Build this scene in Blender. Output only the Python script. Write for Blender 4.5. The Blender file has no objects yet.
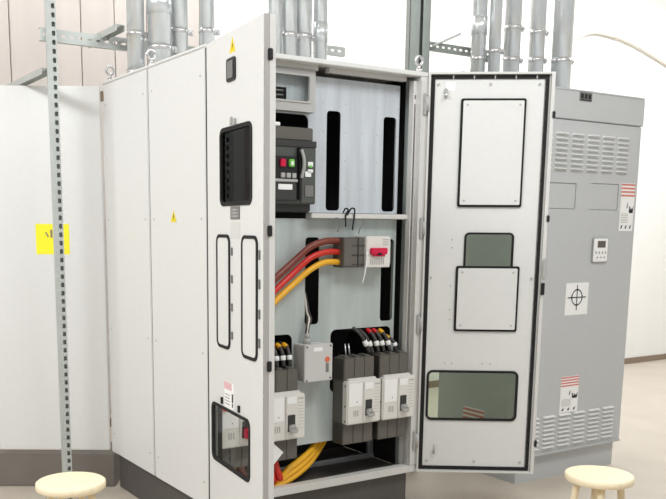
import bpy, bmesh, math, random
from mathutils import Vector, Matrix
from math import sin, cos, pi, radians
random.seed(4)
S = bpy.context.scene
COL = S.collection

# ------------------------------------------------------------------ materials
def lin(c):
    c = c / 255.0
    return c / 12.92 if c <= 0.04045 else ((c + 0.055) / 1.055) ** 2.4
def rgb(r, g, b): return (lin(r), lin(g), lin(b), 1)
def mat(name, col, rough=.45, metal=0, var=.04, scale=(6, 6, 6), bump=0.0, coat=0):
    m = bpy.data.materials.new(name); m.use_nodes = True
    nt = m.node_tree; N = nt.nodes; L = nt.links
    b = N['Principled BSDF']
    b.inputs['Roughness'].default_value = rough; b.inputs['Metallic'].default_value = metal
    if coat: b.inputs['Coat Weight'].default_value = coat
    tc = N.new('ShaderNodeTexCoord'); mp = N.new('ShaderNodeMapping'); mp.inputs['Scale'].default_value = scale
    no = N.new('ShaderNodeTexNoise'); no.inputs['Scale'].default_value = 1; no.inputs['Detail'].default_value = 5
    L.new(tc.outputs['Object'], mp.inputs['Vector']); L.new(mp.outputs['Vector'], no.inputs['Vector'])
    cr = N.new('ShaderNodeValToRGB')
    cr.color_ramp.elements[0].position = .3; cr.color_ramp.elements[1].position = .7
    cr.color_ramp.elements[0].color = (*[x * (1 - var) for x in col[:3]], 1)
    cr.color_ramp.elements[1].color = (*[min(1, x * (1 + var)) for x in col[:3]], 1)
    L.new(no.outputs['Fac'], cr.inputs['Fac']); L.new(cr.outputs['Color'], b.inputs['Base Color'])
    if bump:
        bp = N.new('ShaderNodeBump'); bp.inputs['Strength'].default_value = bump; bp.inputs['Distance'].default_value = .002
        L.new(no.outputs['Fac'], bp.inputs['Height']); L.new(bp.outputs['Normal'], b.inputs['Normal'])
    return m
def glass(name, tint, refl=.02):
    m = bpy.data.materials.new(name); m.use_nodes = True
    nt = m.node_tree; N = nt.nodes; L = nt.links
    N.remove(N['Principled BSDF'])
    t = N.new('ShaderNodeBsdfTransparent'); t.inputs['Color'].default_value = tint
    g = N.new('ShaderNodeBsdfGlossy'); g.inputs['Roughness'].default_value = .02
    lw = N.new('ShaderNodeLayerWeight'); lw.inputs['Blend'].default_value = .5
    pw = N.new('ShaderNodeMath'); pw.operation = 'POWER'; pw.inputs[1].default_value = 5
    f = N.new('ShaderNodeMath'); f.operation = 'MULTIPLY_ADD'; f.inputs[1].default_value = .35; f.inputs[2].default_value = refl
    L.new(lw.outputs['Facing'], pw.inputs[0]); L.new(pw.outputs[0], f.inputs[0])
    mx = N.new('ShaderNodeMixShader')
    L.new(f.outputs[0], mx.inputs['Fac']); L.new(t.outputs[0], mx.inputs[1]); L.new(g.outputs[0], mx.inputs[2])
    L.new(mx.outputs[0], N['Material Output'].inputs['Surface'])
    return m
M = {}
M['paint'] = mat('cabinet light grey paint', rgb(222, 222, 219), .42, var=.012, scale=(40, 40, 40), bump=.03)
M['paint_in'] = mat('cabinet inner frame paint', rgb(213, 212, 208), .5, var=.015, scale=(40, 40, 40))
M['edge'] = mat('door edge steel', rgb(172, 168, 165), .5, var=.02)
M['gasket'] = mat('black foam gasket', rgb(22, 20, 19), .8, var=.15, scale=(60, 60, 60))
M['black'] = mat('black plastic', rgb(24, 24, 25), .45, var=.08)
M['dark'] = mat('interior shade black', rgb(20, 20, 21), .8, var=.1)  # shade behind the mounting plates put into the colour
M['zinc'] = mat('zinc plated mounting plate', rgb(200, 206, 211), .4, .15, var=.12, scale=(22, 22, 1.6), bump=.05)
M['zinc2'] = mat('dull zinc mounting plate', rgb(184, 193, 190), .42, .15, var=.13, scale=(16, 16, 1.8), bump=.05)
M['galv'] = mat('galvanised steel', rgb(222, 226, 227), .25, .65, var=.08, scale=(20, 20, 5))
M['strut'] = mat('galvanised strut channel', rgb(190, 195, 191), .45, .3, var=.08, scale=(14, 14, 4))
M['column'] = mat('dull galvanised column', rgb(150, 156, 151), .5, .3, var=.1, scale=(14, 14, 4))
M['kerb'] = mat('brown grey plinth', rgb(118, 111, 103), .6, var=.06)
M['plinth'] = mat('dark grey plinth', rgb(84, 80, 76), .6, var=.08)
M['wall'] = mat('white painted wall', rgb(244, 243, 239), .8, var=.012, scale=(2, 2, 2))
M['clad'] = mat('pale pinkish board cladding', rgb(208, 199, 192), .7, var=.05, scale=(9, 9, .6))
M['floor'] = mat('beige epoxy floor', rgb(196, 186, 172), .45, var=.05, scale=(3, 3, 3))
M['skirt'] = mat('brown skirting', rgb(140, 122, 104), .6)
M['tgrey'] = mat('transformer grey paint', rgb(194, 196, 196), .45, var=.012, scale=(30, 30, 30), bump=.03)
M['tlouv_glint'] = mat('louver paint with highlight', rgb(240, 240, 238), .3, var=.012)  # lighter than the body: bright reflections on the slats put into the colour
M['mccb_w'] = mat('off white breaker plastic', rgb(226, 223, 217), .45, var=.02)
M['mccb_g'] = mat('dark grey breaker plastic', rgb(98, 95, 88), .55, var=.05)
M['mid_g'] = mat('mid grey plastic', rgb(120, 119, 116), .5, var=.05)
M['lt_g'] = mat('light grey plastic', rgb(178, 177, 174), .5, var=.03)
M['acb_face'] = mat('breaker translucent smoke cover', rgb(84, 88, 82), .25, var=.06)
M['acb_dark'] = mat('charcoal breaker plastic', rgb(56, 56, 55), .45, var=.06)
M['red'] = mat('red plastic', rgb(205, 30, 40), .4)
M['pink'] = mat('magenta red handle', rgb(214, 18, 70), .35)
M['green'] = mat('green button', rgb(120, 205, 90), .4)
M['yellow'] = mat('yellow sticker', rgb(248, 238, 40), .6, var=.03)
M['warn'] = mat('warning yellow', rgb(236, 214, 40), .5)
M['white'] = mat('white label', rgb(246, 246, 244), .6, var=.01)
M['rose'] = mat('faded red print', rgb(214, 130, 118), .6)
M['rose_pale'] = mat('very faded red print', rgb(226, 182, 186), .6)
M['jbox'] = mat('junction box grey', rgb(204, 203, 201), .45, var=.02)
M['orange_lamp'] = mat('orange red lens', rgb(232, 84, 40), .4)
M['ink'] = mat('black print', rgb(28, 28, 30), .6)
M['greyink'] = mat('grey print', rgb(172, 171, 168), .6)
M['orange'] = mat('orange print', rgb(226, 120, 80), .6)
M['c_red'] = mat('red cable sheath', rgb(206, 44, 34), .38)
M['c_brn'] = mat('brown cable sheath', rgb(122, 56, 44), .4)
M['c_yel'] = mat('yellow cable sheath', rgb(238, 178, 38), .38)
M['c_gry'] = mat('charcoal cable sheath', rgb(62, 60, 58), .5)
M['cream'] = mat('pale birch wood', rgb(246, 230, 196), .5, var=.06, scale=(30, 4, 4))
M['beige'] = mat('beige cable', rgb(232, 224, 210), .6)
M['glass'] = glass('clear window', (.76, .81, .75, 1))
M['glass_c'] = glass('very clear window', (.94, .95, .94, 1))
M['glass_d'] = glass('smoked window', (.14, .145, .14, 1))
M['screen'] = mat('lcd screen', rgb(96, 88, 80), .3)
M['chrome'] = mat('bright zinc', rgb(215, 215, 215), .25, .8)

# ------------------------------------------------------------------ mesh helpers
def bx(bm, x0, x1, y0, y1, z0, z1, bev=0, seg=2):
    b2 = bmesh.new()
    vs = [b2.verts.new((x, y, z)) for z in (z0, z1) for y in (y0, y1) for x in (x0, x1)]
    for f in ((0, 2, 3, 1), (4, 5, 7, 6), (0, 1, 5, 4), (2, 6, 7, 3), (0, 4, 6, 2), (1, 3, 7, 5)):
        b2.faces.new([vs[i] for i in f])
    if bev: bmesh.ops.bevel(b2, geom=b2.edges[:], offset=bev, segments=seg, affect='EDGES')
    me = bpy.data.meshes.new('t'); b2.to_mesh(me); b2.free(); bm.from_mesh(me); bpy.data.meshes.remove(me)
    return bm
def tube(bm, pts, r, n=14, caps=True):
    pts = [Vector(p) for p in pts]
    rs = r if isinstance(r, (list, tuple)) else [r] * len(pts)
    rings = []; prev = None
    for i, p in enumerate(pts):
        t = (pts[min(i + 1, len(pts) - 1)] - pts[max(i - 1, 0)]).normalized()
        if prev is None:
            a = Vector((0, 0, 1)) if abs(t.z) < .9 else Vector((1, 0, 0))
            u = t.cross(a).normalized()
        else:
            u = (prev - t * prev.dot(t)).normalized()
        prev = u; v = t.cross(u)
        rings.append([bm.verts.new(p + rs[i] * (cos(2 * pi * k / n) * u + sin(2 * pi * k / n) * v)) for k in range(n)])
    for a, b in zip(rings, rings[1:]):
        for k in range(n):
            f = bm.faces.new((a[k], a[(k + 1) % n], b[(k + 1) % n], b[k])); f.smooth = True
    if caps:
        bm.faces.new(rings[0][::-1]); bm.faces.new(rings[-1])
    return bm
def spline(pts, n=10):
    P = [Vector(p) for p in pts]; P = [2 * P[0] - P[1]] + P + [2 * P[-1] - P[-2]]
    out = []
    for i in range(1, len(P) - 2):
        for k in range(n):
            t = k / n; a, b, c, d = P[i - 1:i + 3]
            out.append(.5 * (2 * b + (c - a) * t + (2 * a - 5 * b + 4 * c - d) * t * t + (3 * b - a - 3 * c + d) * t ** 3))
    out.append(P[-2]); return out
def ring(bm, c, R, r, axis='y', n=24, m=10, sx=1.0):
    vs = []
    for i in range(n):
        a = 2 * pi * i / n; row = []
        for k in range(m):
            b = 2 * pi * k / m; q = R + r * cos(b)
            p = {'y': (q * cos(a) * sx, r * sin(b), q * sin(a)), 'z': (q * cos(a) * sx, q * sin(a), r * sin(b)), 'x': (r * sin(b), q * cos(a), q * sin(a))}[axis]
            row.append(bm.verts.new(Vector(c) + Vector(p)))
        vs.append(row)
    for i in range(n):
        for k in range(m):
            f = bm.faces.new((vs[i][k], vs[(i + 1) % n][k], vs[(i + 1) % n][(k + 1) % m], vs[i][(k + 1) % m])); f.smooth = True
    return bm
def prism(bm, poly, y0, y1):                       # polygon in x,z
    a = [bm.verts.new((x, y0, z)) for x, z in poly]; b = [bm.verts.new((x, y1, z)) for x, z in poly]
    bm.faces.new(a); bm.faces.new(b[::-1])
    for i in range(len(poly)):
        j = (i + 1) % len(poly); bm.faces.new((a[j], a[i], b[i], b[j]))
    bmesh.ops.recalc_face_normals(bm, faces=bm.faces[:]); return bm
def rrect(x0, z0, x1, z1, r, n=5):
    if r <= 0: return [(x0, z0), (x1, z0), (x1, z1), (x0, z1)]
    o = []
    for cx, cz, a0 in ((x1 - r, z0 + r, -90), (x1 - r, z1 - r, 0), (x0 + r, z1 - r, 90), (x0 + r, z0 + r, 180)):
        for k in range(n + 1):
            a = radians(a0 + 90 * k / n); o.append((cx + r * cos(a), cz + r * sin(a)))
    return o
def holed(bm, loops, y0, y1, plane='xz'):          # flat sheet with cut-outs, loops[0] is the outline
    cu = bpy.data.curves.new('c', 'CURVE'); cu.dimensions = '2D'; cu.fill_mode = 'BOTH'; cu.extrude = abs(y1 - y0) / 2
    for lp in loops:
        sp = cu.splines.new('POLY'); sp.points.add(len(lp) - 1); sp.use_cyclic_u = True
        for p, q in zip(sp.points, lp): p.co = (q[0], q[1], 0, 1)
    ob = bpy.data.objects.new('c', cu); COL.objects.link(ob)
    dg = bpy.context.evaluated_depsgraph_get(); dg.update()
    me = bpy.data.meshes.new_from_object(ob.evaluated_get(dg))
    bpy.data.objects.remove(ob); bpy.data.curves.remove(cu)
    yc = (y0 + y1) / 2
    for v in me.vertices:
        x, y, z = v.co
        v.co = (x, yc - z, y) if plane == 'xz' else ((yc + z, x, y) if plane == 'yz' else (x, y, yc + z))
    n0 = len(bm.faces); bm.from_mesh(me); bpy.data.meshes.remove(me)
    bm.faces.ensure_lookup_table()
    for f in bm.faces[n0:]: f.smooth = False
    return bm
def sheet(loops, y0, y1, plane='xz'): return holed(bmesh.new(), loops, y0, y1, plane)
def box(*a, **k): return bx(bmesh.new(), *a, **k)

def obj(name, bm, m, parent=None, loc=(0, 0, 0), rotz=0, label=None):
    me = bpy.data.meshes.new(name); bm.to_mesh(me); bm.free()
    for mm in (m if isinstance(m, list) else [m]): me.materials.append(M[mm])
    o = bpy.data.objects.new(name, me); COL.objects.link(o)
    o.location = loc; o.rotation_euler = (0, 0, rotz); o.parent = parent
    if label: o['label'] = label
    return o
def join(base, *others):                             # printed marks become part of the surface they are printed on
    bm = bmesh.new(); bm.from_mesh(base.data)
    for o in others:
        k = len(base.data.materials); base.data.materials.append(o.data.materials[0])
        bm.verts.ensure_lookup_table(); n = len(bm.faces); nv = len(bm.verts)
        bm.from_mesh(o.data); bm.faces.ensure_lookup_table(); bm.verts.ensure_lookup_table()
        for f in bm.faces[n:]: f.material_index = k
        off = o.location - base.location if o.parent == base.parent else o.location
        for v in bm.verts[nv:]: v.co += off
        me = o.data; bpy.data.objects.remove(o); bpy.data.meshes.remove(me)
    bm.to_mesh(base.data); bm.free(); return base
def pieces(name, bm, m, parent, loc=(0, 0, 0)):      # every separate piece of the bmesh becomes an object of its own
    bm.verts.ensure_lookup_table(); bm.verts.index_update(); seen = set(); out = []
    for v0 in bm.verts:
        if v0.index in seen: continue
        st = [v0]; seen.add(v0.index); isl = []
        while st:
            v = st.pop(); isl.append(v)
            for e in v.link_edges:
                w = e.other_vert(v)
                if w.index not in seen: seen.add(w.index); st.append(w)
        b = bmesh.new(); mp = {v.index: b.verts.new(v.co) for v in isl}
        for f in {f for v in isl for f in v.link_faces}:
            b.faces.new([mp[v.index] for v in f.verts]).smooth = f.smooth
        bmesh.ops.recalc_face_normals(b, faces=b.faces[:])
        out.append(obj(name, b, m, parent, loc))
    bm.free(); return out
def tag(o, label, cat, group=None):
    o['label'] = label; o['category'] = cat
    if group: o['group'] = group
    return o
def thing(name, label, cat, loc=(0, 0, 0), rotz=0, group=None):
    o = bpy.data.objects.new(name, None); COL.objects.link(o); o.empty_display_size = .1
    o.location = loc; o.rotation_euler = (0, 0, rotz)
    return tag(o, label, cat, group)
def struct(name, bm, m): o = obj(name, bm, m); o['kind'] = 'structure'; return o
def dup(root, loc, label, group=None):
    r = root.copy(); COL.objects.link(r); r.location = loc; r['label'] = label
    if group: r['group'] = group
    for ch in list(root.children):
        c = ch.copy(); COL.objects.link(c); c.parent = r
        for g in list(ch.children):
            d = g.copy(); COL.objects.link(d); d.parent = c
    return r

FZ = -0.2                       # floor level; z = 0 is the top of the cabinet plinth
W, H, DEP = 1.21, 2.0, 1.19
TL, TR = 1.7056, 0.6111

# ------------------------------------------------------------------ room
struct('floor', box(-5, 9, -5, 2.62, FZ - .1, FZ), 'floor')
struct('wall_back', box(-5, 9, 2.62, 2.8, FZ, 3.9), 'wall')
struct('ceiling', box(-5, 9, -5, 2.8, 3.9, 4.0), 'wall')
struct('wall_right', box(9, 9.15, -5, 2.8, FZ, 3.9), 'wall')
struct('baseboard_back', box(-5, 9, 2.6, 2.62, FZ, FZ + .06, bev=.004), 'skirt')
b = bmesh.new()
for i in range(24):
    bx(b, -4.4 + i * .24, -4.4 + (i + 1) * .24 - .006, 2.595, 2.62, FZ + .095, 3.9, bev=.003)
struct('wall_cladding', b, 'clad')

# ------------------------------------------------------------------ main switchgear cabinet
cab = thing('electrical_cabinet', 'tall light grey electrical cabinet with both front doors swung open', 'cabinet', (0, 0, FZ))
UP = (0, 0, -FZ)
def cpart(name, bm, m, label=None): return obj(name, bm, m, cab, UP, 0, label)
b = bmesh.new(); bx(b, .03, W - .03, .04, DEP - .03, FZ, 0); cpart('plinth', b, 'plinth', 'dark grey plinth')
# frame: posts, rails
cpart('corner_post', box(0, .045, 0, .05, .036, H - .02, bev=.003), 'paint_in')
b = box(1.166, W, 0, .05, .036, H - .02, bev=.003); bx(b, 1.1655, 1.1685, -.004, .002, .04, H - .04); bx(b, 1.206, 1.21, -.003, .002, .04, H - .04); cpart('corner_post', b, 'paint_in')
cpart('corner_post', box(.004, .04, DEP - .03, DEP, 0, H - .02), 'paint_in'); cpart('corner_post', box(W - .04, W - .013, DEP - .03, DEP, 0, H - .02), 'paint_in')
cpart('middle_post', box(.003, .04, .58, .62, 0, H - .02), 'gasket', 'dark sealing strip between the side panels')
cpart('bottom_rail', box(0, W, 0, .05, 0, .038, bev=.003), 'paint_in')
def prail(x0, x1):
    xm = (x0 + x1) / 2
    b = sheet([rrect(x0, .04, x1, H - .04, .001)] + [rrect(xm - .004, .07 + i * .041, xm + .004, .09 + i * .041, .003, 3) for i in range(45)], .028, .031)
    bx(b, x0, x0 + .002, .031, .06, .04, H - .04); bx(b, x1 - .002, x1, .031, .06, .04, H - .04)
    cpart('perforated_rail', b, 'paint_in')
prail(1.143, 1.166); prail(.045, .068)
b = bmesh.new(); bx(b, 0, W, 0, .055, H - .022, H, bev=.003); cpart('header', b, 'paint')
b = bmesh.new(); bx(b, 0, W, .055, DEP, H - .012, H, bev=.002); cpart('roof', b, 'paint')
cpart('roof_rail', box(.66, 1.12, .055, .085, H - .042, H - .02), 'paint_in'); cpart('roof_rail', box(.3, .6, .055, .085, H - .042, H - .02), 'paint_in')
b = bmesh.new(); bx(b, .041, W - .041, .05, DEP - .03, .0, .012); cpart('floor_plate', b, 'plinth')
b = bmesh.new(); bx(b, .05, 1.17, .30, .325, .012, .04, bev=.003); bx(b, 1.13, 1.165, .30, .325, .04, .40, bev=.003); cpart('inner_rail', b, 'galv')
b = bmesh.new(); bx(b, W - .035, W - .025, .05, .125, .012, H - .02); cpart('inner_side_wall', b, 'zinc2'); cpart('shade_side_wall', box(W - .035, W - .025, .125, DEP - .03, .012, H - .02), 'dark', 'inner side wall coloured black for shade')  # wall behind the plates is coloured black to stand for shade
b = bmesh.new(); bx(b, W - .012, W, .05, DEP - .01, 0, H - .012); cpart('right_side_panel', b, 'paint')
b = bmesh.new(); bx(b, .04, W - .04, .58, .592, .012, H - .015); cpart('shade_partition', b, 'dark', 'added inner partition coloured black for shade')  # partition added to stop light from the rear, black stands for shade
b = bmesh.new(); bx(b, .04, .046, .05, .58, .012, H - .015); cpart('inner_left_wall', b, 'zinc2')
def rivet(bm, y, z):
    tube(bm, [(-.004, y, z), (.003, y, z)], .005, 8)
for (y0, y1) in ((.006, .595), (.607, DEP)):
    b = bmesh.new(); bx(b, -.002, .018, y0, y1, .004, H - .012, bev=.004, seg=3)
    sp = cpart('side_panel', b, 'paint')
    b = bmesh.new()
    for y in (y0 + .045, y1 - .045):
        for z in (.115, .705, 1.29, 1.88): rivet(b, y, z)
    pieces('panel_screw', b, 'lt_g', sp)
    b = bmesh.new(); bx(b, -.004, .02, y0, y1, H - .011, H + .001, bev=.002); obj('panel_cap', b, 'paint', sp)
    if y0 < .1:
        b = bmesh.new(); b2 = prism(bmesh.new(), [(-.032, 0), (.032, 0), (0, .052)], -.0008, 0)
        o = obj('warning_triangle', b2, 'warn', sp, (-.0025, .331, 1.277), -pi / 2, 'yellow warning triangle with a small black bolt')
        b2 = prism(bmesh.new(), [(-.004, .026), (.004, .036), (.002, .026), (.007, .026), (-.004, .008), (0, .022)], -.0016, -.0006)
        b.free()
        b2 and obj('warning_bolt', b2, 'ink', sp, (-.0025, .331, 1.277), -pi / 2)
cpart('hinge_seal', box(-.001, .03, .0005, .0055, .01, H - .015), 'gasket', 'dark gap strip beside the window door')
# upper cover plate
def slot(xc, z0, z1, w=.080): return rrect(xc - w / 2, z0, xc + w / 2, z1, .018)
YP = .10
b = sheet([rrect(.05, 1.325, 1.118, 1.942, .004), rrect(.075, 1.345, .578, 1.767, .03), slot(.722, 1.336, 1.795), slot(1.060, 1.336, 1.79)], YP, YP + .004)
bx(b, 1.112, 1.118, YP + .003, YP + .025, 1.33, 1.94)
cpart('upper_mounting_plate', b, 'zinc')
cpart('shelf_rail', box(.566, 1.163, .045, YP, 1.298, 1.322, bev=.003), 'paint_in')
b = sheet([rrect(.05, .205, 1.118, 1.297, .004), slot(.609, .795, 1.21), slot(1.066, .79, 1.20), rrect(.722, .45, 1.098, .762, .03), rrect(.07, .45, .498, .755, .03), slot(.2, .80, 1.2)], YP, YP + .004)
bx(b, 1.112, 1.118, YP + .003, YP + .025, .21, 1.293)
cpart('lower_mounting_plate', b, 'zinc2')
b = bmesh.new()
for x in (.66, .79, .89, .98, 1.106):
    for z in (1.92, 1.83, 1.70, 1.57, 1.44): tube(b, [(x, YP - .0012, z), (x, YP + .001, z)], .003, 8)
for x in (.55, .70, .80, .92, 1.0):
    for z in (1.27, .99, .88): tube(b, [(x, YP - .0012, z), (x, YP + .001, z)], .003, 8)
pieces('plate_rivet', b, 'lt_g', cab, UP)
# hinges on the right post
for z in (1.85, 1.255, .775, .17):
    b = bmesh.new(); bx(b, 1.182, 1.197, -.012, 0, z - .05, z + .05, bev=.003)
    tube(b, [(1.2, -.012, z - .035), (1.2, -.012, z + .035)], .009, 12)
    cpart('hinge', b, 'lt_g')
def eyebolt(x, y):
    b = bmesh.new(); tube(b, [(x, y, H), (x, y, H + .02)], .014, 14); tube(b, [(x, y, H + .015), (x, y, H + .034)], .008, 12)
    ring(b, (x, y, H + .056), .021, .007, 'y'); cpart('lifting_eye', b, 'chrome')
for x, y in ((1.178, .035), (.03, 1.15), (1.178, 1.15), (.03, .62)): eyebolt(x, y)
b = bmesh.new(); bx(b, -.014, 0, DEP - .02, DEP + .01, 1.905, 1.955, bev=.003); cpart('rear_hinge', b, 'skirt')

# ---- left door (outer face at y=0, x from the hinge, opened past square)
DW = .603
b = sheet([rrect(0.004, .006, DW, H - .004, .004), rrect(.168, 1.347, .491, 1.636, .03), rrect(.047, .258, .472, .504, .03)], 0, .004)
bx(b, .004, .008, .004, .024, .006, H - .004)
bx(b, .008, DW - .004, .004, .024, .006, .010); bx(b, .008, DW - .004, .004, .024, H - .008, H - .004)
ld = obj('left_door', b, 'paint', cab, UP, -TL)
obj('free_edge', box(DW - .004, DW, .0005, .024, .006, H - .004), 'edge', ld)
b = sheet([rrect(.006, .008, DW + .002, H - .006, .004), rrect(.03, .03, DW - .022, H - .028, .004)], .024, .046)
obj('door_return', b, 'paint_in', ld)
b = sheet([rrect(.03, .03, DW - .022, H - .028, .004), rrect(.048, .048, DW - .04, H - .046, .004)], .03, .044); obj('gasket', b, 'gasket', ld)
def gasket(parent, x0, z0, x1, z1, w, y0, y1, r=.034, name='window_gasket'):
    b = sheet([rrect(x0 - w / 2, z0 - w / 2, x1 + w / 2, z1 + w / 2, r), rrect(x0 + w / 2, z0 + w / 2, x1 - w / 2, z1 - w / 2, max(.004, r - w))], y0, y1)
    return obj(name, b, 'gasket', parent)
def pane(parent, x0, z0, x1, z1, y0, m='glass', name='window_pane'):
    return obj(name, box(x0, x1, y0, y0 + .003, z0, z1), m, parent)
gasket(ld, .168, 1.347, .491, 1.636, .016, -.004, .010); pane(ld, .172, 1.351, .487, 1.632, .005, 'glass_d')
gasket(ld, .047, .258, .472, .504, .013, -.004, .010); pane(ld, .05, .262, .468, .50, .005, 'glass_c')
for x0, x1, z0, z1 in ((.122, .262, .766, 1.22), (.401, .548, .757, 1.219)):
    gasket(ld, x0, z0, x1, z1, .013, -.005, 0)
    obj('blanking_cover', sheet([rrect(x0 + .005, z0 + .005, x1 - .005, z1 - .005, .026)], -.003, .0), 'paint', ld)
b = bmesh.new()
for z in (1.16, 1.05, .937, .823): bx(b, .287, .296, -.006, 0, z - .016, z + .016, bev=.001)
for z in (1.155, 1.047, .935, .826): bx(b, .569, .578, -.006, 0, z - .018, z + .018, bev=.001)
pieces('cover_clip', b, 'mid_g', ld)
b = sheet([rrect(.245, 1.811, .337, 1.897, .012)], -.006, 0); sw = obj('switch_bezel', b, 'black', ld)
b = sheet([rrect(.262, 1.822, .320, 1.886, .006)], -.009, -.005); obj('switch_insert', b, 'mid_g', ld)
obj('warning_triangle', prism(bmesh.new(), [(.268, 1.916), (.332, 1.916), (.300, 1.972)], -.001, 0), 'warn', ld, label='yellow warning triangle')
obj('warning_bolt', prism(bmesh.new(), [(.296, 1.941), (.304, 1.951), (.302, 1.941), (.307, 1.941), (.296, 1.923), (.300, 1.936)], -.0018, -.0008), 'ink', ld)
b = bmesh.new(); bx(b, .288, .34, -.010, 0, 1.642, 1.668, bev=.002); bx(b, .306, .322, -.016, -.008, 1.648, 1.675, bev=.002); obj('window_latch', b, 'lt_g', ld)
b = bmesh.new(); bx(b, .276, .374, -.003, 0, 1.286, 1.336, bev=.001); np_ = obj('nameplate', b, 'mid_g', ld)
b = bmesh.new()
for i in range(3): bx(b, .292, .358, -.0038, -.0028, 1.296 + i * .012, 1.301 + i * .012)
bx(b, .318, .324, -.0038, -.0028, 1.292, 1.330); join(np_, obj('nameplate_print', b, 'greyink', ld))
obj('paper_tag', box(.274, .376, -.0012, 0, 1.21, 1.276), 'paint_in', ld)
b = bmesh.new(); bx(b, .196, .300, -.0012, 0, .515, .622); hl = obj('hazard_label', b, 'white', ld, label='small white label with a faded red heading')
b = bmesh.new(); bx(b, .196, .280, -.0022, -.001, .592, .622); join(hl, obj('label_heading', b, 'rose_pale', ld))
b = bmesh.new()
for i in range(4): bx(b, .206, .26, -.0022, -.001, .528 + i * .013, .533 + i * .013)
join(hl, obj('label_text', b, 'greyink', ld))
b = bmesh.new(); bx(b, .284, .297, -.0024, -.001, .545, .58); bx(b, .286, .295, -.0024, -.001, .525, .541); join(hl, obj('label_pictogram', b, 'ink', ld))
for x in (.168, .362):
    obj('window_clip', box(x - .034, x, -.008, 0, .522, .546, bev=.001), 'paint_in', ld); obj('clip_screw', box(x, x + .011, -.009, 0, .520, .548, bev=.001), 'black', ld)
for z in (1.86, 1.243, .741, .15):
    b = bmesh.new(); bx(b, DW - .002, DW + .008, .016, .034, z - .02, z + .02, bev=.003); obj('door_lock', b, 'black', ld)

# ---- right door (inner face towards the viewer at y=0)
b = sheet([rrect(.004, .006, .600, H - .002, .003), rrect(.047, .283, .50, .533, .03), rrect(.209, 1.03, .444, 1.231, .022)], 0, .004)
rd = obj('right_door', b, 'paint', cab, (W, 0, -FZ), -TR)
b = sheet([rrect(0.002, .004, .605, H, .003), rrect(.010, .014, .588, H - .010, .003)], -.018, 0); obj('door_return', b, 'paint_in', rd)
b = bmesh.new(); bx(b, .588, .604, .0, .02, .004, H); obj('door_edge', b, 'paint', rd)
b = sheet([rrect(.014, .016, .580, H - .013, .004), rrect(.033, .034, .560, H - .031, .004)], -.005, 0); obj('gasket', b, 'gasket', rd)
b = sheet([rrect(.560, .034, .563, H - .031, .001)], -.005, 0); obj('gasket_channel', b, 'paint_in', rd)
b = bmesh.new()
for x in (.12, .22, .32, .42, .52): bx(b, x - .003, x + .003, -.007, 0, H - .031, H - .013)
pieces('gasket_clip', b, 'lt_g', rd)
gasket(rd, .047, .283, .50, .533, .012, -.006, .006, .03); pane(rd, .05, .286, .497, .53, .005)
gasket(rd, .209, 1.03, .444, 1.231, .010, -.006, .006, .024); pane(rd, .212, 1.033, .441, 1.228, .005)
for x0, z0, x1, z1 in ((.167, 1.366, .469, 1.872), (.174, .747, .477, 1.064)):
    obj('cover_seal', sheet([rrect(x0 - .006, z0 - .006, x1 + .006, z1 + .006, .010)], -.008, -.001), 'gasket', rd)
    cv = obj('cover_plate', sheet([rrect(x0 + .005, z0 + .005, x1 - .005, z1 - .005, .006)], -.014, -.007), 'paint', rd)
    b = bmesh.new()
    for x in (x0 + .025, x1 - .025):
        for z in (z0 + .025, z1 - .025): tube(b, [(x, -.0165, z), (x, -.0135, z)], .005, 10)
    pieces('cover_screw', b, 'lt_g', rd)
b = bmesh.new()
for x, z in ((.05, 1.945), (.30, 1.945), (.535, 1.945), (.055, .06), (.30, .06), (.535, .06), (.045, 1.01), (.545, 1.01)):
    tube(b, [(x, -.006, z), (x, .001, z)], .006, 10)
pieces('door_screw', b, 'lt_g', rd)
b = bmesh.new()
for x, z in ((.13, .575), (.165, .575), (.32, .575), (.36, .575), (.145, 1.20), (.145, 1.16), (.145, .97), (.145, .85), (.148, .80)):
    tube(b, [(x, -.002, z), (x, .001, z)], .004, 8)
pieces('weld_stud', b, 'lt_g', rd)
b = bmesh.new(); bx(b, .078, .094, -.014, 0, 1.88, 1.925, bev=.003); tube(b, [(.086, -.016, 1.885), (.086, -.016, 1.90)], .008, 10); obj('door_stay_bracket', b, 'chrome', rd)
obj('paper_tag', box(.086, .13, -.001, 0, 1.915, 1.955), 'white', rd)
b = bmesh.new(); tube(b, [(.09, -.022, .11), (.09, 0, .11)], .006, 10); tube(b, [(.09, -.02, .10), (.09, -.02, .15)], .004, 8); obj('earth_stud', b, 'lt_g', rd)
for z in (1.80, 1.305, .165):
    b = bmesh.new(); bx(b, .596, .614, -.022, -.004, z - .018, z + .018, bev=.004); obj('door_lock', b, 'black', rd)
b = bmesh.new(); bx(b, .588, .606, -.032, -.022, .93, .99, bev=.002); obj('lock_body', b, 'black', rd)
b = bmesh.new(); bx(b, .590, .611, -.031, -.024, 1.01, 1.11, bev=.004); obj('lock_plate', b, 'lt_g', rd)

# ---- rear door, swung right round and seen from outside
t = radians(32)
b = bmesh.new(); bx(b, 0, .62, 0, .024, .012, H - .018, bev=.004, seg=3)
re = obj('rear_door', b, 'paint', cab, (-.003, DEP + .014, -FZ), pi - t)
re.data.transform(Matrix.Scale(-1, 4, Vector((0, 1, 0)))); re.data.flip_normals()
# local x runs away from the hinge; outer face is local +y after the mirror -> shift so that it faces the viewer
for v in re.data.vertices: v.co.y += .024
b = bmesh.new(); bx(b, .188, .368, .024, .0252, 1.104, 1.266); ys = obj('yellow_sticker', b, 'yellow', re, label='bright yellow square sticker')
b = prism(bmesh.new(), [(.296, 1.196), (.305, 1.196), (.318, 1.222), (.309, 1.222)], .0250, .0262)
bx(b, .278, .289, .025, .0262, 1.193, 1.236); join(ys, obj('sticker_print', b, 'skirt', re))

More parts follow.
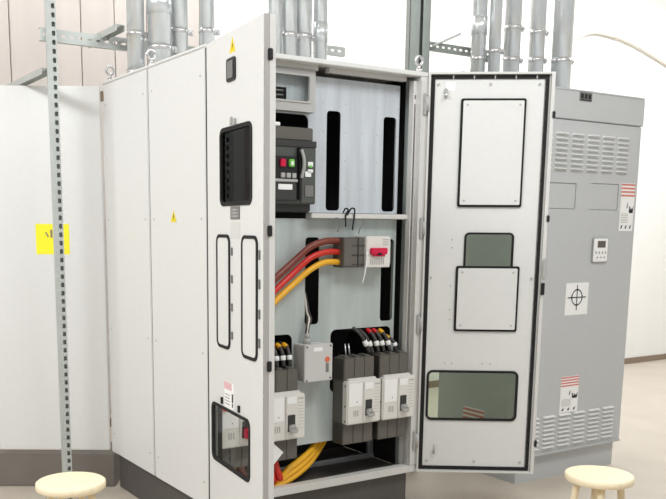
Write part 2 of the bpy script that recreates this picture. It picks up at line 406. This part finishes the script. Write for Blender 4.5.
k = obj('equipment_plinth', box(0, 1.1, 0, .30, 0, -FZ - .012, bev=.004), 'kerb', None, (-.93, 1.75, FZ), -t)
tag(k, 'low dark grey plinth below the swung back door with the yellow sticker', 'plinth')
# ------------------------------------------------------------------ breakers
def make_mccb(label, loc, red=False):
    r = thing('circuit_breaker', label, 'circuit breaker', loc, 0, 'moulded breakers in the lower cabinet')      # origin: mounting plane, bottom left
    obj('body', box(.004, .186, -.09, 0, 0, .43, bev=.004), 'mccb_g', r)
    for i in range(3):
        x0 = .004 + i * .0614
        b = box(x0, x0 + .061, -.094, -.01, .318, .432, bev=.003)
        x = x0 + .03
        tube(b, [(x, -.096, .375), (x, -.09, .375)], .006, 10); tube(b, [(x - .016, -.096, .345), (x - .016, -.09, .345)], .003, 8)
        bx(b, x - .016, x + .016, -.08, -.015, .425, .440, bev=.003)
        obj('terminal_shroud', b, 'mccb_g', r)
        obj('lower_shroud', box(x0, x0 + .061, -.093, -.01, .002, .112, bev=.003), 'mccb_g', r)
    fc = obj('front_cover', box(0, .207, -.130, -.085, .108, .322, bev=.006, seg=3), 'mccb_w', r)
    obj('cover_lip', box(.02, .19, -.112, -.085, .318, .332, bev=.003), 'mccb_w', r)
    obj('raised_panel', box(.095, .157, -.138, -.128, .115, .318, bev=.003), 'mccb_w', r)
    obj('handle_slot', box(.104, .146, -.140, -.132, .148, .228, bev=.002), 'black' if red else 'acb_dark', r)
    if red:
        b = box(.108, .148, -.175, -.138, .150, .196, bev=.006)
    else:
        b = box(.108, .142, -.158, -.137, .152, .182, bev=.004); bx(b, .106, .150, -.162, -.152, .144, .168, bev=.004)
    obj('toggle_handle', b, 'pink' if red else 'lt_g', r)
    if red: obj('indicator_lamp', tube(bmesh.new(), [(.018, -.140, .296), (.018, -.128, .296)], .015, 16), 'orange_lamp', r)
    lb = obj('rating_label', box(.010, .088, -.1318, -.129, .20, .312), 'white', r)
    join(lb, obj('test_dot', box(.056, .061, -.1325, -.130, .218, .223), 'ink', r))
    obj('rating_label', box(.100, .152, -.1395, -.137, .28, .312), 'white', r)
    b = bmesh.new()
    for i in range(3): bx(b, .038 + i * .012, .044 + i * .012, -.1308, -.128, .148, .178)
    for i in range(9): bx(b, .166, .196, -.1303, -.128, .16 + i * .015, .1618 + i * .015)
    bx(b, .166, .196, -.1305, -.128, .298, .303)
    join(fc, obj('print', b, 'greyink', r))
    b = bmesh.new()
    for z in (.125, .2, .30): tube(b, [(-.002, -.112, z), (.002, -.112, z)], .004, 8)
    pieces('cover_screw', b, 'ink', r)
    return r
PY = YP
m0 = make_mccb('grey and white moulded breaker at the bottom of the cabinet, next to its post', (.955, PY, .198))
dup(m0, (.736, PY, .198), 'grey and white moulded breaker between the junction box and the one next to the post')
dup(m0, (.285, PY, .170), 'grey and white moulded breaker half hidden by the window door edge')
make_mccb('moulded breaker with red handle seen through the lower window of the warning triangle door', (.042, PY, .170), True)

tag(obj('paper_card', prism(bmesh.new(), [(.29, .165), (.335, .165), (.385, .215), (.335, .262), (.29, .262)], -.008, -.005), 'white'), 'small white pointed card below the breaker half hidden by the window door edge', 'card')
# small isolator breaker with red handle
r = thing('isolator_breaker', 'small white breaker with red handle fed by three thick cables', 'circuit breaker', (.728, PY, 1.068))
b = bmesh.new(); bx(b, 0, .128, -.085, 0, 0, .142, bev=.004); bx(b, .0, .05, -.089, -.08, .006, .136, bev=.003); obj('terminal_block', b, 'mccb_g', r)
b = bmesh.new()
for i in range(3): bx(b, .052, .128, -.088, -.08, .012 + i * .045, .016 + i * .045)
bx(b, .085, .09, -.089, -.082, .0, .14); obj('terminal_rib', b, 'acb_dark', r)
b = bmesh.new(); bx(b, .126, .275, -.10, 0, -.002, .147, bev=.004); ib = obj('body', b, 'mccb_w', r)
b = bmesh.new(); bx(b, .275, .312, -.06, 0, .01, .125, bev=.003); obj('end_block', b, 'mid_g', r)
b = bmesh.new(); bx(b, .146, .245, -.118, -.10, .062, .092, bev=.003); bx(b, .16, .235, -.112, -.10, .052, .064, bev=.003); obj('handle', b, 'pink', r)
b = bmesh.new(); bx(b, .185, .206, -.122, -.116, .058, .07, bev=.002); obj('handle_grip', b, 'black', r)
b = bmesh.new()
for i in range(7): bx(b, .15 + i * .013, .157 + i * .013, -.1015, -.0995, .012, .042)
for i in range(3): bx(b, .225, .262, -.1015, -.0995, .108 + i * .011, .111 + i * .011)
join(ib, obj('label_print', b, 'greyink', r))
b = bmesh.new(); tube(b, spline([(.128, -.102, .07), (.122, -.108, .03), (.115, -.106, -.03), (.108, -.10, -.075)], 6), .0035, 8)
bx(b, .124, .136, -.106, -.10, .062, .076, bev=.002); tag(obj('cable_tie', b, 'white', None, (.728, PY, 1.068)), 'white cable tie hanging from the small red handled breaker', 'cable tie')

# junction box
r = thing('junction_box', 'small light grey junction box on the lower plate between the breakers', 'junction box', (.508, PY, .537))
b = bmesh.new(); bx(b, 0, .155, -.08, 0, .0, .172, bev=.003); obj('enclosure', b, 'jbox', r)
b = bmesh.new(); bx(b, -.003, .158, -.10, -.078, -.003, .176, bev=.003); jc = obj('cover', b, 'jbox', r)
b = bmesh.new(); bx(b, .048, .097, -.1015, -.099, .142, .16); obj('white_label', b, 'white', r)
b = bmesh.new(); ring(b, (.127, -.100, .10), .011, .0035, 'y', 16, 6); bx(b, .121, .133, -.1015, -.099, .093, .107); join(jc, obj('printed_mark', b, 'orange', r))
b = bmesh.new(); bx(b, .119, .135, -.1015, -.099, .038, .082); obj('rating_plate', b, 'mid_g', r)
b = bmesh.new()
for x, z in ((.01, .165), (.145, .01), (.01, .005), (.145, .165)): tube(b, [(x, -.1025, z), (x, -.099, z)], .004, 8)
pieces('cover_screw', b, 'ink', r)
b = bmesh.new(); tube(b, [(.05, -.04, .17), (.05, -.04, .20)], .017, 14); tube(b, [(.05, -.04, .2), (.05, -.038, .225)], [.012, .008], 12); obj('cable_gland', b, 'lt_g', r)
for i, (dx, c) in enumerate(((-.006, 'c_gry'), (0, 'beige'), (.006, 'c_gry'))):
    b = tube(bmesh.new(), spline([(.558 + dx, .062, .757), (.565 + dx, .066, .79), (.585 + dx * 2, .085, .825), (.60 + dx * 2, .13, .86), (.62 + dx, .18, .95)], 8), .005, 8)
    tag(obj('control_wire', b, c), ['thin dark wire on the outer side of the junction box gland', 'thin beige wire rising out of the junction box gland', 'thin dark wire on the breaker side of the junction box gland'][i], 'wire', 'thin wires from the junction box')

# air circuit breaker
r = thing('air_circuit_breaker', 'large charcoal air circuit breaker with red and green buttons', 'circuit breaker', (.10, 0, 1.325))
b = bmesh.new(); bx(b, 0, .47, .06, .42, .0, .36, bev=.006); obj('body', b, 'acb_dark', r)
b = bmesh.new(); bx(b, .0, .466, .04, .2, .318, .376, bev=.004); obj('top_cap', b, 'mccb_g', r)
b = bmesh.new(); bx(b, -.004, .475, .03, .065, .036, .317, bev=.004, seg=3); obj('front_cover', b, 'acb_face', r)
b = bmesh.new(); bx(b, .0, .475, .024, .034, .288, .317, bev=.002); obj('cover_edge', b, 'acb_dark', r)
b = bmesh.new(); bx(b, .10, .372, .018, .032, .05, .245, bev=.004); obj('control_panel', b, 'black', r)
b = bmesh.new(); bx(b, .10, .36, .014, .022, .05, .132, bev=.003); obj('lower_panel', b, 'acb_dark', r)
b = bmesh.new(); bx(b, .10, .366, .010, .02, .132, .145, bev=.002); obj('divider_bar', b, 'lt_g', r)
b = bmesh.new(); bx(b, .272, .300, .006, .02, .198, .232, bev=.003); obj('off_button', b, 'pink', r, label='red push button')
b = bmesh.new(); bx(b, .318, .346, .006, .02, .198, .232, bev=.003); obj('on_button', b, 'green', r, label='green push button')
b = bmesh.new(); bx(b, .326, .338, .004, .008, .206, .222); obj('button_mark', b, 'white', r)
b = bmesh.new()
for i in range(3): bx(b, .276 + i * .03, .298 + i * .03, .010, .02, .150, .172, bev=.002)
pieces('indicator_window', b, 'lt_g', r)
b = bmesh.new(); bx(b, .262, .336, .011, .016, .098, .122); obj('white_label', b, 'white', r)
b = bmesh.new(); bx(b, .370, .387, .006, .03, .055, .285, bev=.003); obj('handle_recess', b, 'black', r)
b = bmesh.new(); tube(b, spline([(.378, .004, .275), (.386, -.004, .24), (.388, -.004, .2), (.380, .004, .15)], 8), .008, 10); obj('charging_handle', b, 'lt_g', r)
b = bmesh.new(); bx(b, .39, .47, .022, .032, .04, .285, bev=.003); obj('trip_unit_cover', b, 'acb_face', r)
b = bmesh.new(); bx(b, .425, .452, .018, .024, .205, .225); bx(b, .41, .442, .018, .024, .158, .182); bx(b, .425, .452, .018, .024, .178, .192); pieces('painted_reflection', b, 'white', r)  # white reflections on the smoke cover, modelled as small pieces
b = bmesh.new(); bx(b, .41, .455, .018, .024, .07, .12); obj('settings_panel', b, 'mid_g', r)
b = bmesh.new(); bx(b, .43, .446, .016, .02, .20, .21); obj('green_reflection', b, 'green', r)  # green reflection on the cover, modelled as a small piece
b = bmesh.new(); bx(b, .14, .295, .05, .12, .378, .394, bev=.002); obj('auxiliary_terminal', b, 'white', r)
b = bmesh.new(); bx(b, .15, .24, .055, .11, .394, .404, bev=.002); obj('terminal_marker', b, 'beige', r)
b = bmesh.new(); tube(b, [(.11, .012, .20), (.11, .02, .20)], .022, 20); obj('selector_dial', b, 'lt_g', r)

# metering box above it
r = thing('metering_box', 'light grey inner box with a window above the large charcoal breaker', 'box', (.06, .05, 1.772))
b = sheet([rrect(0, 0, .522, .184, .004), rrect(.035, .046, .488, .155, .006)], 0, .012); bx(b, 0, .522, .012, .1, 0, .008); bx(b, 0, .522, .012, .1, .176, .184); bx(b, .514, .522, .012, .1, 0, .184); bx(b, 0, .008, .012, .1, 0, .184)
obj('housing', b, 'lt_g', r)
b = sheet([rrect(.027, .038, .496, .163, .008), rrect(.035, .046, .488, .155, .006)], -.004, 0); obj('window_frame', b, 'lt_g', r)
obj('window_pane', box(.035, .488, .004, .007, .046, .155), 'glass_c', r)
b = bmesh.new(); bx(b, .01, .512, .09, .096, .01, .174); obj('back_plate', b, 'lt_g', r)
b = bmesh.new(); bx(b, .22, .40, .05, .09, .04, .11, bev=.003); bx(b, .05, .2, .05, .09, .04, .11, bev=.003); ms = pieces('meter', b, 'lt_g', r)
b = bmesh.new()
for i in range(3): bx(b, .24, .38, .049, .051, .05 + i * .02, .056 + i * .02)
join(ms[0], obj('meter_print', b, 'mid_g', r))

# ------------------------------------------------------------------ cables
def cable(pts, rad, m, label, n=12, name='power_cable', cat='cable'):
    return tag(obj(name, tube(bmesh.new(), spline(pts, n), rad, 14), m), label, cat, 'thick power cables inside the cabinet')
ends = ((1.192, .195, 'c_brn', 'brown power cable arching into the red handled breaker, uppermost of three', 1.166, 1.03, .10),
        (1.141, .150, 'c_red', 'red power cable arching into the red handled breaker, between brown and yellow', 1.115, .975, .15),
        (1.093, .100, 'c_yel', 'yellow power cable arching into the red handled breaker, lowest of three', 1.06, .925, .20))
for i, (z, _, m, lab, zm, ze, xe) in enumerate(ends):
    cable([(.731, .055, z), (.685, .055, z + .002), (.635, .052, z - .003), (.560, .05, zm - .002), (.47, .06, (zm + ze) / 2 - .004), (.375, .045, ze), (.29, .055, ze - .085), (.19 + .03 * i, .06, ze - .19), (xe - .02, .05, .68), (xe - .02, .05, .612)], .0145 if i else .016, m, lab)
# tails behind the breakers, with coloured phase tape and white ferrules
def tail(x0, x1, zt, tape, label, zb=.64):
    P = spline([(x0 - .03, .18, zt + .0), (x0 - .012, .13, zt + .012), (x0, .09, zt), (x0 + (x1 - x0) * .5, .065, (zt + zb) / 2 + .012), (x1, .055, zb)], 8)
    r = thing('phase_cable', label, 'cable', P[-1], 0, 'dark cables above the moulded breakers')
    P = [p - P[-1] for p in P]
    obj('sheath', tube(bmesh.new(), P, .0095, 10), 'c_gry', r)
    if tape: obj('phase_tape', tube(bmesh.new(), P[12:18], .0118, 12), tape, r)
    if tape != 'none':
        obj('marker_sleeve', tube(bmesh.new(), P[25:29], .0135, 12), 'white', r)
for x0, x1, zt, tp, lab in ((.868, .930, .755, None, 'plain dark cable curving into the breakers, farthest from the cabinet post'),
                            (.905, .950, .742, None, 'plain dark cable with white sleeve, next to the first red banded one'),
                            (.958, .988, .740, 'red', 'red taped dark cable beside the plain dark ones, above the breakers next to the post'),
                            (.995, 1.022, .738, 'red', 'red taped dark cable beside the yellow taped ones, above the breakers next to the post'),
                            (1.036, 1.060, .734, 'c_yel', 'yellow taped dark cable beside the red taped ones, above the breakers next to the post'),
                            (1.080, 1.104, .702, 'c_yel', 'yellow taped dark cable nearest to the cabinet post')):
    tail(x0, x1, zt, tp, lab)
for x0, x1, zt, tp, lab in ((.385, .388, .70, 'red', 'red taped dark cable above the breaker half hidden by the window door'),
                            (.422, .424, .70, 'c_yel', 'yellow taped dark cable between a red and a yellow one by the junction box'),
                            (.458, .460, .70, 'c_yel', 'yellow taped dark cable closest to the small junction box')):
    tail(x0, x1, zt, tp, lab, .61)
for x, lab in ((.800, 'thin bright rod standing above the breaker, nearer the junction box'), (.822, 'thin bright rod standing above the breaker, nearer the taped cables')):
    tag(obj('terminal_rod', tube(bmesh.new(), [(x, .075, .632), (x, .085, .69)], .004, 8), 'galv'), lab, 'rod', 'thin rods above the breaker')
for i, (x0, z0, x1, z1, m, lab) in enumerate(((.745, .235, .44, .085, 'c_yel', 'yellow power cable sweeping along the cabinet floor, topmost'),
                                             (.760, .21, .46, .055, 'c_yel', 'yellow power cable sweeping along the cabinet floor, in the middle'),
                                             (.775, .19, .50, .035, 'c_yel', 'yellow power cable sweeping along the cabinet floor, lowest'))):
    cable([(x0 + .06, .30, z0 + .03), (x0 - .01, .2, z0 - .005), (.635, .13, .165 - .03 * i), (.535, .09, .128 - .03 * i), (.465 - .01 * i, .07, .105 - .032 * i), (.425 - .012 * i, .07, .07 - .02 * i), (.405 - .012 * i, .09, .028)], .0155, m, lab)
for i, (x, m, lab) in enumerate(((.385, 'c_red', 'red power cable under the half hidden breaker, nearer the yellow cables'), (.345, 'c_red', 'red power cable under the half hidden breaker, farther from the yellow cables'),
                                 (.20, 'c_brn', 'brown power cable at the foot of the window door lower window'), (.155, 'c_yel', 'yellow cable at the foot of the window door lower window'), (.11, 'c_red', 'red power cable at the foot of the window door lower window'))):
    cable([(x, .07, .19), (x, .06, .14), (x + .02, .06, .08), (x + .05, .09, .045), (x + .08, .16, .03), (x + .1, .28, .06), (x + .1, .4, .1)], .017, m, lab)
# loose black wires at the shelf rail
for i, (P, lab) in enumerate((([(.745, .045, 1.325), (.752, .035, 1.345), (.768, .035, 1.338), (.758, .04, 1.315), (.762, .045, 1.26)], 'short black wire looped over the shelf rail, nearer the large charcoal breaker'),
                              ([(.77, .045, 1.315), (.785, .035, 1.345), (.805, .035, 1.342), (.808, .04, 1.31), (.802, .045, 1.245)], 'short black wire looped over the shelf rail, farther from the large charcoal breaker'),
                              ([(.70, .046, 1.30), (.715, .04, 1.295), (.722, .043, 1.26), (.715, .046, 1.235)], 'short grey wire hanging below the shelf rail'),
                              ([(.87, .046, 1.295), (.86, .04, 1.27), (.845, .043, 1.25), (.84, .046, 1.225)], 'bent grey wire hanging beside the black loops'))):
    tag(obj('loose_wire', tube(bmesh.new(), spline(P, 8), .004 if i < 2 else .003, 8), 'black' if i < 2 else 'mid_g'), lab, 'wire', 'loose wires at the shelf rail')

# ------------------------------------------------------------------ transformer cabinet
TX0, TX1, TD, TH = 1.982, 2.872, .69, 2.012
r = thing('transformer_cabinet', 'large mid grey louvered transformer enclosure behind the open right door', 'cabinet', (TX0, 0, FZ))
def tp(name, bm, m, label=None, par=None): return obj(name, bm, m, par or r, (-TX0, 0, -FZ) if par is None else (0, 0, 0), 0, label)
b = bmesh.new(); bx(b, TX0, TX1, .012, TD, -.045, TH - .008, bev=.004); tp('body', b, 'tgrey')
b = bmesh.new(); bx(b, TX0 - .006, TX1 + .004, -.006, TD + .004, TH - .012, TH, bev=.003); bx(b, TX0 - .006, TX1 + .004, -.008, .02, 1.85, TH - .012, bev=.004); tp('top_cover', b, 'tgrey')
PX0 = TX0 + .004; PX1 = TX1 - .004
b = sheet([rrect(PX0, -.04, PX1, 1.846, .003), rrect(2.06, 1.366, 2.33, 1.508, .004), rrect(2.455, 1.364, 2.70, 1.514, .004)], 0, .012)
bx(b, 2.063, 2.327, .004, .012, 1.369, 1.505); bx(b, 2.458, 2.697, .004, .012, 1.367, 1.511)
bx(b, PX0, PX1, -.012, .012, -.044, -.03, bev=.003)
tp('front_panel', b, 'tgrey')
b = bmesh.new(); bx(b, TX0 + .01, TX1 - .02, .03, TD - .02, FZ, -.045); tp('base', b, 'tgrey')
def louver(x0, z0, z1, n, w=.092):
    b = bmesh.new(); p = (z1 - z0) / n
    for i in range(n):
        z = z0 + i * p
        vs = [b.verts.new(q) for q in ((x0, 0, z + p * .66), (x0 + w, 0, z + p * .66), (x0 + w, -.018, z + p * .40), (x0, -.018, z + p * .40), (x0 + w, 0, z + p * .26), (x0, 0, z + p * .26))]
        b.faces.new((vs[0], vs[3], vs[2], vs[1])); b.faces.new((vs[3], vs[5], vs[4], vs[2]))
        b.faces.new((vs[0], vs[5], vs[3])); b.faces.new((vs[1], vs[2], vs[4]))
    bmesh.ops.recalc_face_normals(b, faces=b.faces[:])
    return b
for i in range(6): tp('louver_bank', louver(2.009 + i * .1305, 1.572, 1.788, 8), 'tlouv_glint')
for i in range(6): tp('louver_bank', louver(2.033 + i * .1315, -.012, .194, 8), 'tlouv_glint')
b = bmesh.new(); bx(b, 2.30, 2.402, -.011, -.007, 1.953, 2.0, bev=.001); tp('nameplate', b, 'mid_g')
b = bmesh.new()
for i in range(3): bx(b, 2.308 + i * .031, 2.330 + i * .031, -.0125, -.0105, 1.966, 1.992)
bx(b, 2.308, 2.394, -.0125, -.0105, 1.957, 1.962); tp('nameplate_print', b, 'ink')
def hazard(x0, x1, z0, z1):
    tp('hazard_label', box(x0, x1, -.0015, 0, z0, z1), 'white', 'white hazard label with faded red stripes')
    h = z1 - z0; w = x1 - x0
    b = bmesh.new()
    for i in range(4): bx(b, x0, x1, -.0025, -.001, z1 - h * (.05 + .075 * i), z1 - h * (.012 + .075 * i))
    tp('label_stripe', b, 'rose')
    b = bmesh.new()
    bx(b, x0 + w * .64, x0 + w * .70, -.0025, -.001, z0 + h * .40, z0 + h * .52)
    prism(b, [(x0 + w * .66, z0 + h * .38), (x0 + w * .93, z0 + h * .38), (x0 + w * .97, z0 + h * .53), (x0 + w * .86, z0 + h * .45), (x0 + w * .78, z0 + h * .50), (x0 + w * .70, z0 + h * .42)], -.0025, -.001)
    prism(b, [(x0 + w * .46, z0 + h * .47), (x0 + w * .52, z0 + h * .50), (x0 + w * .55, z0 + h * .60), (x0 + w * .49, z0 + h * .56)], -.0025, -.001)
    for u in (.1, .42, .74): prism(b, [(x0 + w * u, z0 + h * .05), (x0 + w * (u + .08), z0 + h * .05), (x0 + w * (u + .13), z0 + h * .13), (x0 + w * (u + .04), z0 + h * .11)], -.0025, -.001)
    tp('label_pictogram', b, 'ink')
    b = bmesh.new()
    for i in range(6): bx(b, x0 + w * .08, x0 + w * .6, -.0022, -.001, z0 + h * (.18 + i * .035), z0 + h * (.19 + i * .035))
    tp('label_text', b, 'greyink')
hazard(2.724, 2.848, 1.245, 1.522); hazard(2.300, 2.456, .190, .405)
# control panel
tp('controller_bezel', box(2.492, 2.630, -.012, 0, 1.066, 1.206, bev=.004), 'lt_g')
b = bmesh.new(); bx(b, 2.494, 2.618, -.017, -.010, 1.068, 1.202, bev=.004); tp('controller_face', b, 'white')
b = bmesh.new(); bx(b, 2.524, 2.592, -.0185, -.0165, 1.150, 1.188); tp('controller_screen', b, 'screen')
b = bmesh.new()
for i in range(4): bx(b, 2.508 + i * .027, 2.520 + i * .027, -.0195, -.0165, 1.114, 1.128, bev=.002)
for i in range(3): bx(b, 2.520 + i * .03, 2.534 + i * .03, -.0195, -.0165, 1.088, 1.098, bev=.002)
tp('controller_button', b, 'greyink')
# centre of gravity mark
tp('lifting_sheet', box(2.294, 2.488, -.0015, 0, .765, .950), 'white', 'white sheet with a black circle and cross')
b = bmesh.new(); cx, cz = 2.390, .866
def annulus(bm, cx, cz, ra, rb, sx=1):
    return holed(bm, [[(cx + sx * ra * cos(2 * pi * i / 40), cz + ra * sin(2 * pi * i / 40)) for i in range(40)], [(cx + sx * rb * cos(2 * pi * i / 40), cz + rb * sin(2 * pi * i / 40)) for i in range(40)]], -.0026, -.001)
annulus(b, cx, cz, .047, .041); bx(b, cx - .078, cx + .078, -.0026, -.001, cz - .003, cz + .003); bx(b, cx - .003, cx + .003, -.0026, -.001, cz - .075, cz + .072)
for a, c in ((1, 0), (-1, 0), (0, 1), (0, -1)):
    x, z = cx + a * .044, cz + c * .044
    bx(b, x - (.004 if a else .013), x + (.004 if a else .013), -.0026, -.001, z - (.004 if c else .013), z + (.004 if c else .013))
tp('lifting_mark', b, 'ink')
# hazard label on the left flank, seen through the door window
b = bmesh.new(); bx(b, TX0 - .0015, TX0, .285, .46, -.02, .188); tp('side_label', b, 'white', 'white hazard label on the left flank')
b = bmesh.new()
for i in range(4): bx(b, TX0 - .0025, TX0 - .001, .285, .46, .085 + i * .027, .099 + i * .027)
tp('side_label_stripe', b, 'rose')

# ------------------------------------------------------------------ conduits
def conduit(x, y, z0, z1, rad, label, clamps=(), coup=(), group=None):
    r = thing('steel_conduit', label, 'conduit', (x, y, z0), 0, group)
    obj('pipe', tube(bmesh.new(), [(0, 0, 0), (0, 0, z1 - z0)], rad, 28), 'galv', r)
    b = bmesh.new(); tube(b, [(0, 0, 0), (0, 0, .03)], rad * 1.16, 28); obj('locknut', b, 'chrome', r)
    for z in coup:
        b = bmesh.new(); tube(b, [(0, 0, z - z0 - .05), (0, 0, z - z0 + .05)], rad * 1.09, 28); obj('coupling', b, 'galv', r)
    for z in clamps:
        b = bmesh.new(); tube(b, [(0, 0, z - z0 - .012), (0, 0, z - z0 + .012)], rad * 1.06, 28)
        bx(b, rad * .9, rad * 1.0 + .028, -.018, -.002, z - z0 - .014, z - z0 + .014, bev=.002)
        tube(b, [(rad + .016, -.03, z - z0), (rad + .016, .01, z - z0)], .007, 8)
        obj('pipe_clamp', b, 'chrome', r)
PIPES = [
 (.072, .90, H, .044, (2.20,), (), 'steel conduit farthest along the cabinet roof, above the back side panel'),
 (.183, .86, H, .059, (2.14,), (2.35,), 'thick steel conduit rising above the seam of the side panels'),
 (.305, .90, H, .050, (2.24,), (), 'steel conduit next to the thick one above the side panels'),
 (.470, .90, H, .041, (2.26,), (), 'steel conduit rising behind the hinge corner of the window door'),
 (.715, .62, H, .034, (), (), 'thin steel conduit half hidden by the top of the window door'),
 (.800, .62, H, .040, (2.23,), (), 'steel conduit first in view behind the cabinet header beside the window door'),
 (.905, .66, H, .053, (2.24,), (), 'thicker middle steel conduit of the group behind the cabinet header'),
 (1.010, .64, H, .036, (), (2.27,), 'slim steel conduit, last of the group behind the cabinet header'),
 (2.020, .50, TH, .041, (2.22,), (2.4,), 'steel conduit above the gasketed open door, nearest the double column'),
 (2.088, .44, TH, .034, (2.26,), (), 'slim steel conduit second from the double column above the gasketed door'),
 (2.290, .50, TH, .048, (2.24, 2.42), (), 'steel conduit in the middle of the group above the gasketed door'),
 (2.500, .50, TH, .046, (2.26, 2.42), (), 'steel conduit above the free corner of the gasketed door'),
 (2.690, .47, TH, .060, (2.27,), (), 'thickest steel conduit entering the top of the grey transformer'),
 (2.600, .60, TH, .040, (2.2,), (), 'steel conduit standing in shade between the thickest one and the corner one'),
]
for x, y, z0, rad, cl, cp, lab in PIPES: conduit(x, y, z0, 3.5, rad, lab, cl, cp, 'steel conduits rising from the cabinets')

# ------------------------------------------------------------------ strut channel
def slotted(length, w=.045, d=.03, pitch=.045, sl=.024, off=0, hw=.006):
    n = int(length / pitch)
    b = sheet([[(-w / 2, 0), (w / 2, 0), (w / 2, length), (-w / 2, length)]] + [rrect(off - hw, .014 + i * pitch, off + hw, .014 + i * pitch + sl, .005, 3) for i in range(n)], 0, .003)
    bx(b, -w / 2, -w / 2 + .003, .003, d, 0, length); bx(b, w / 2 - .003, w / 2, .003, d, 0, length)
    return b
def strut(name, bm, loc, rot, label, m='strut'):
    o = tag(obj(name, bm, m), label, 'strut', 'perforated steel struts'); o.location = loc; o.rotation_euler = rot; return o
b = slotted(3.0, .05, .03, .042, .024, .011, .008); bx(b, -.025, .025, .027, .030, 0, 3.0)
strut('slotted_strut', b, (-.325, 1.0, FZ), (0, 0, radians(-14)), 'tall perforated steel upright standing in front of the yellow sticker')
strut('slotted_strut', slotted(1.35, .06), (-.37, 1.031, 2.175), (0, radians(90), 0), 'perforated steel crosspiece from the tall upright to the conduits')
strut('slotted_strut', slotted(1.55), (-.345, 1.04, 2.02), (-radians(90), 0, 0), 'steel crosspiece running back from the tall upright to the wall')
strut('slotted_strut', slotted(.5), (-.04, .82, 2.22), (-radians(90), 0, radians(0)), 'short steel crosspiece clamped beside the conduit farthest along the cabinet roof')
b = slotted(3.3, .05, .045); bx(b, -.072, -.024, .0, .004, 0, 3.3); bx(b, -.072, -.067, 0, .05, 0, 3.3); bx(b, .024, .065, .02, .024, 0, 3.3); bx(b, .061, .065, .02, .06, 0, 3.3); bx(b, -.025, .025, .042, .045, 0, 3.3)
strut('strut_column', b, (1.672, .60, FZ), (0, 0, radians(-15)), 'double perforated steel column between the cabinet and the grey transformer', 'column')
strut('slotted_strut', slotted(.62), (1.70, .62, 2.285), (0, radians(90), 0), 'perforated steel crosspiece from the double column to the conduits above the gasketed door', 'column')
b = tube(bmesh.new(), [(1.76, .60, 2.28), (1.97, .6, 2.37)], .006, 8); tag(obj('hanger_rod', b, 'strut'), 'thin steel rod slanting up beside the perforated crosspiece', 'rod')
strut('slotted_strut', slotted(.2), (1.0, .674, 2.20), (0, radians(90), 0), 'short perforated steel piece beside the slim conduit behind the header')
strut('slotted_strut', slotted(.75), (1.95, .545, 2.13), (0, radians(90), 0), 'perforated steel crosspiece clamped behind the conduits above the transformer')
b = tube(bmesh.new(), spline([(5.10, 2.6, 2.86), (5.30, 2.59, 3.03), (5.56, 2.59, 3.135), (5.85, 2.59, 3.14), (6.24, 2.59, 3.09), (7.0, 2.6, 2.9)], 10), .012, 10)
tag(obj('wall_cable', b, 'beige'), 'pale cable arching across the white back wall above the transformer', 'cable')

# ------------------------------------------------------------------ stools
def stool(loc, label):
    r = thing('round_stool', label, 'stool', loc, 0, 'round wooden stools')
    b = bmesh.new(); tube(b, [(0, 0, .42), (0, 0, .424), (0, 0, .446), (0, 0, .45)], [.132, .138, .138, .133], 40); obj('seat', b, 'cream', r)
    for k in range(4):
        a = pi / 4 + k * pi / 2
        obj('leg', tube(bmesh.new(), [(.13 * cos(a), .13 * sin(a), 0), (.085 * cos(a), .085 * sin(a), .42)], [.012, .015], 12), 'cream', r)
    obj('stretcher', ring(bmesh.new(), (0, 0, .16), .112, .007, 'z', 32, 8), 'cream', r)
    return r
s = stool((-.655, -.06, FZ), 'pale round wooden stool beside the tall perforated upright')
dup(s, (1.262, -1.09, FZ), 'pale round wooden stool in front of the grey transformer')

# ------------------------------------------------------------------ camera
cp, yw, pt, rl = Vector((-1.7338, -3.3538, 1.2586)), .5605, .169, .0059
fw = Vector((sin(yw) * cos(pt), cos(yw) * cos(pt), -sin(pt))); rt = Vector((cos(yw), -sin(yw), 0)); upv = rt.cross(fw)
r2 = cos(rl) * rt + sin(rl) * upv; u2 = -sin(rl) * rt + cos(rl) * upv
cd = bpy.data.cameras.new('camera'); cam = bpy.data.objects.new('camera', cd); COL.objects.link(cam)
cam.matrix_world = Matrix(((r2.x, u2.x, -fw.x, cp.x), (r2.y, u2.y, -fw.y, cp.y), (r2.z, u2.z, -fw.z, cp.z), (0, 0, 0, 1)))
cd.sensor_fit = 'HORIZONTAL'; cd.sensor_width = 36; cd.lens = 869.64 / 666 * 36
cd.shift_x = (333 - 280.38) / 666; cd.shift_y = (375.08 - 249.5) / 666; cd.clip_start = .05
S.camera = cam

# ------------------------------------------------------------------ light
def area(name, loc, target, sx, sy, power, col=(1, 1, 1)):
    l = bpy.data.lights.new(name, 'AREA'); l.shape = 'RECTANGLE'; l.size = sx; l.size_y = sy; l.energy = power; l.color = col
    o = bpy.data.objects.new(name, l); COL.objects.link(o); o.location = loc
    o.rotation_euler = (Vector(target) - Vector(loc)).to_track_quat('-Z', 'Y').to_euler(); return o
area('unseen_lamp', (-3.4, -.6, 3.75), (-1.0, .3, .6), 2.8, .9, 225, (.95, .972, 1))  # unseen area lamps without fixtures, added to light cabinet faces, wall and floor
area('unseen_lamp', (1.0, -2.4, 3.75), (1.0, -1.2, 0), 2.8, .9, 100, (.95, .972, 1))
area('unseen_lamp', (1.2, 2.0, 3.8), (1.2, 2.2, 0), 3.5, .4, 60, (.95, .972, 1))
area('unseen_lamp', (5.5, .8, 3.8), (5.5, 1.2, 0), 3, .8, 150, (.95, .972, 1))
w = bpy.data.worlds.new('world'); S.world = w; w.use_nodes = True
bg = w.node_tree.nodes['Background']; bg.inputs['Color'].default_value = (1, 1, 1, 1); bg.inputs['Strength'].default_value = .66
vs = S.view_settings; vs.view_transform = 'Standard'; vs.look = 'None'; vs.gamma = 1; vs.exposure = -.30; vs.use_curve_mapping = False
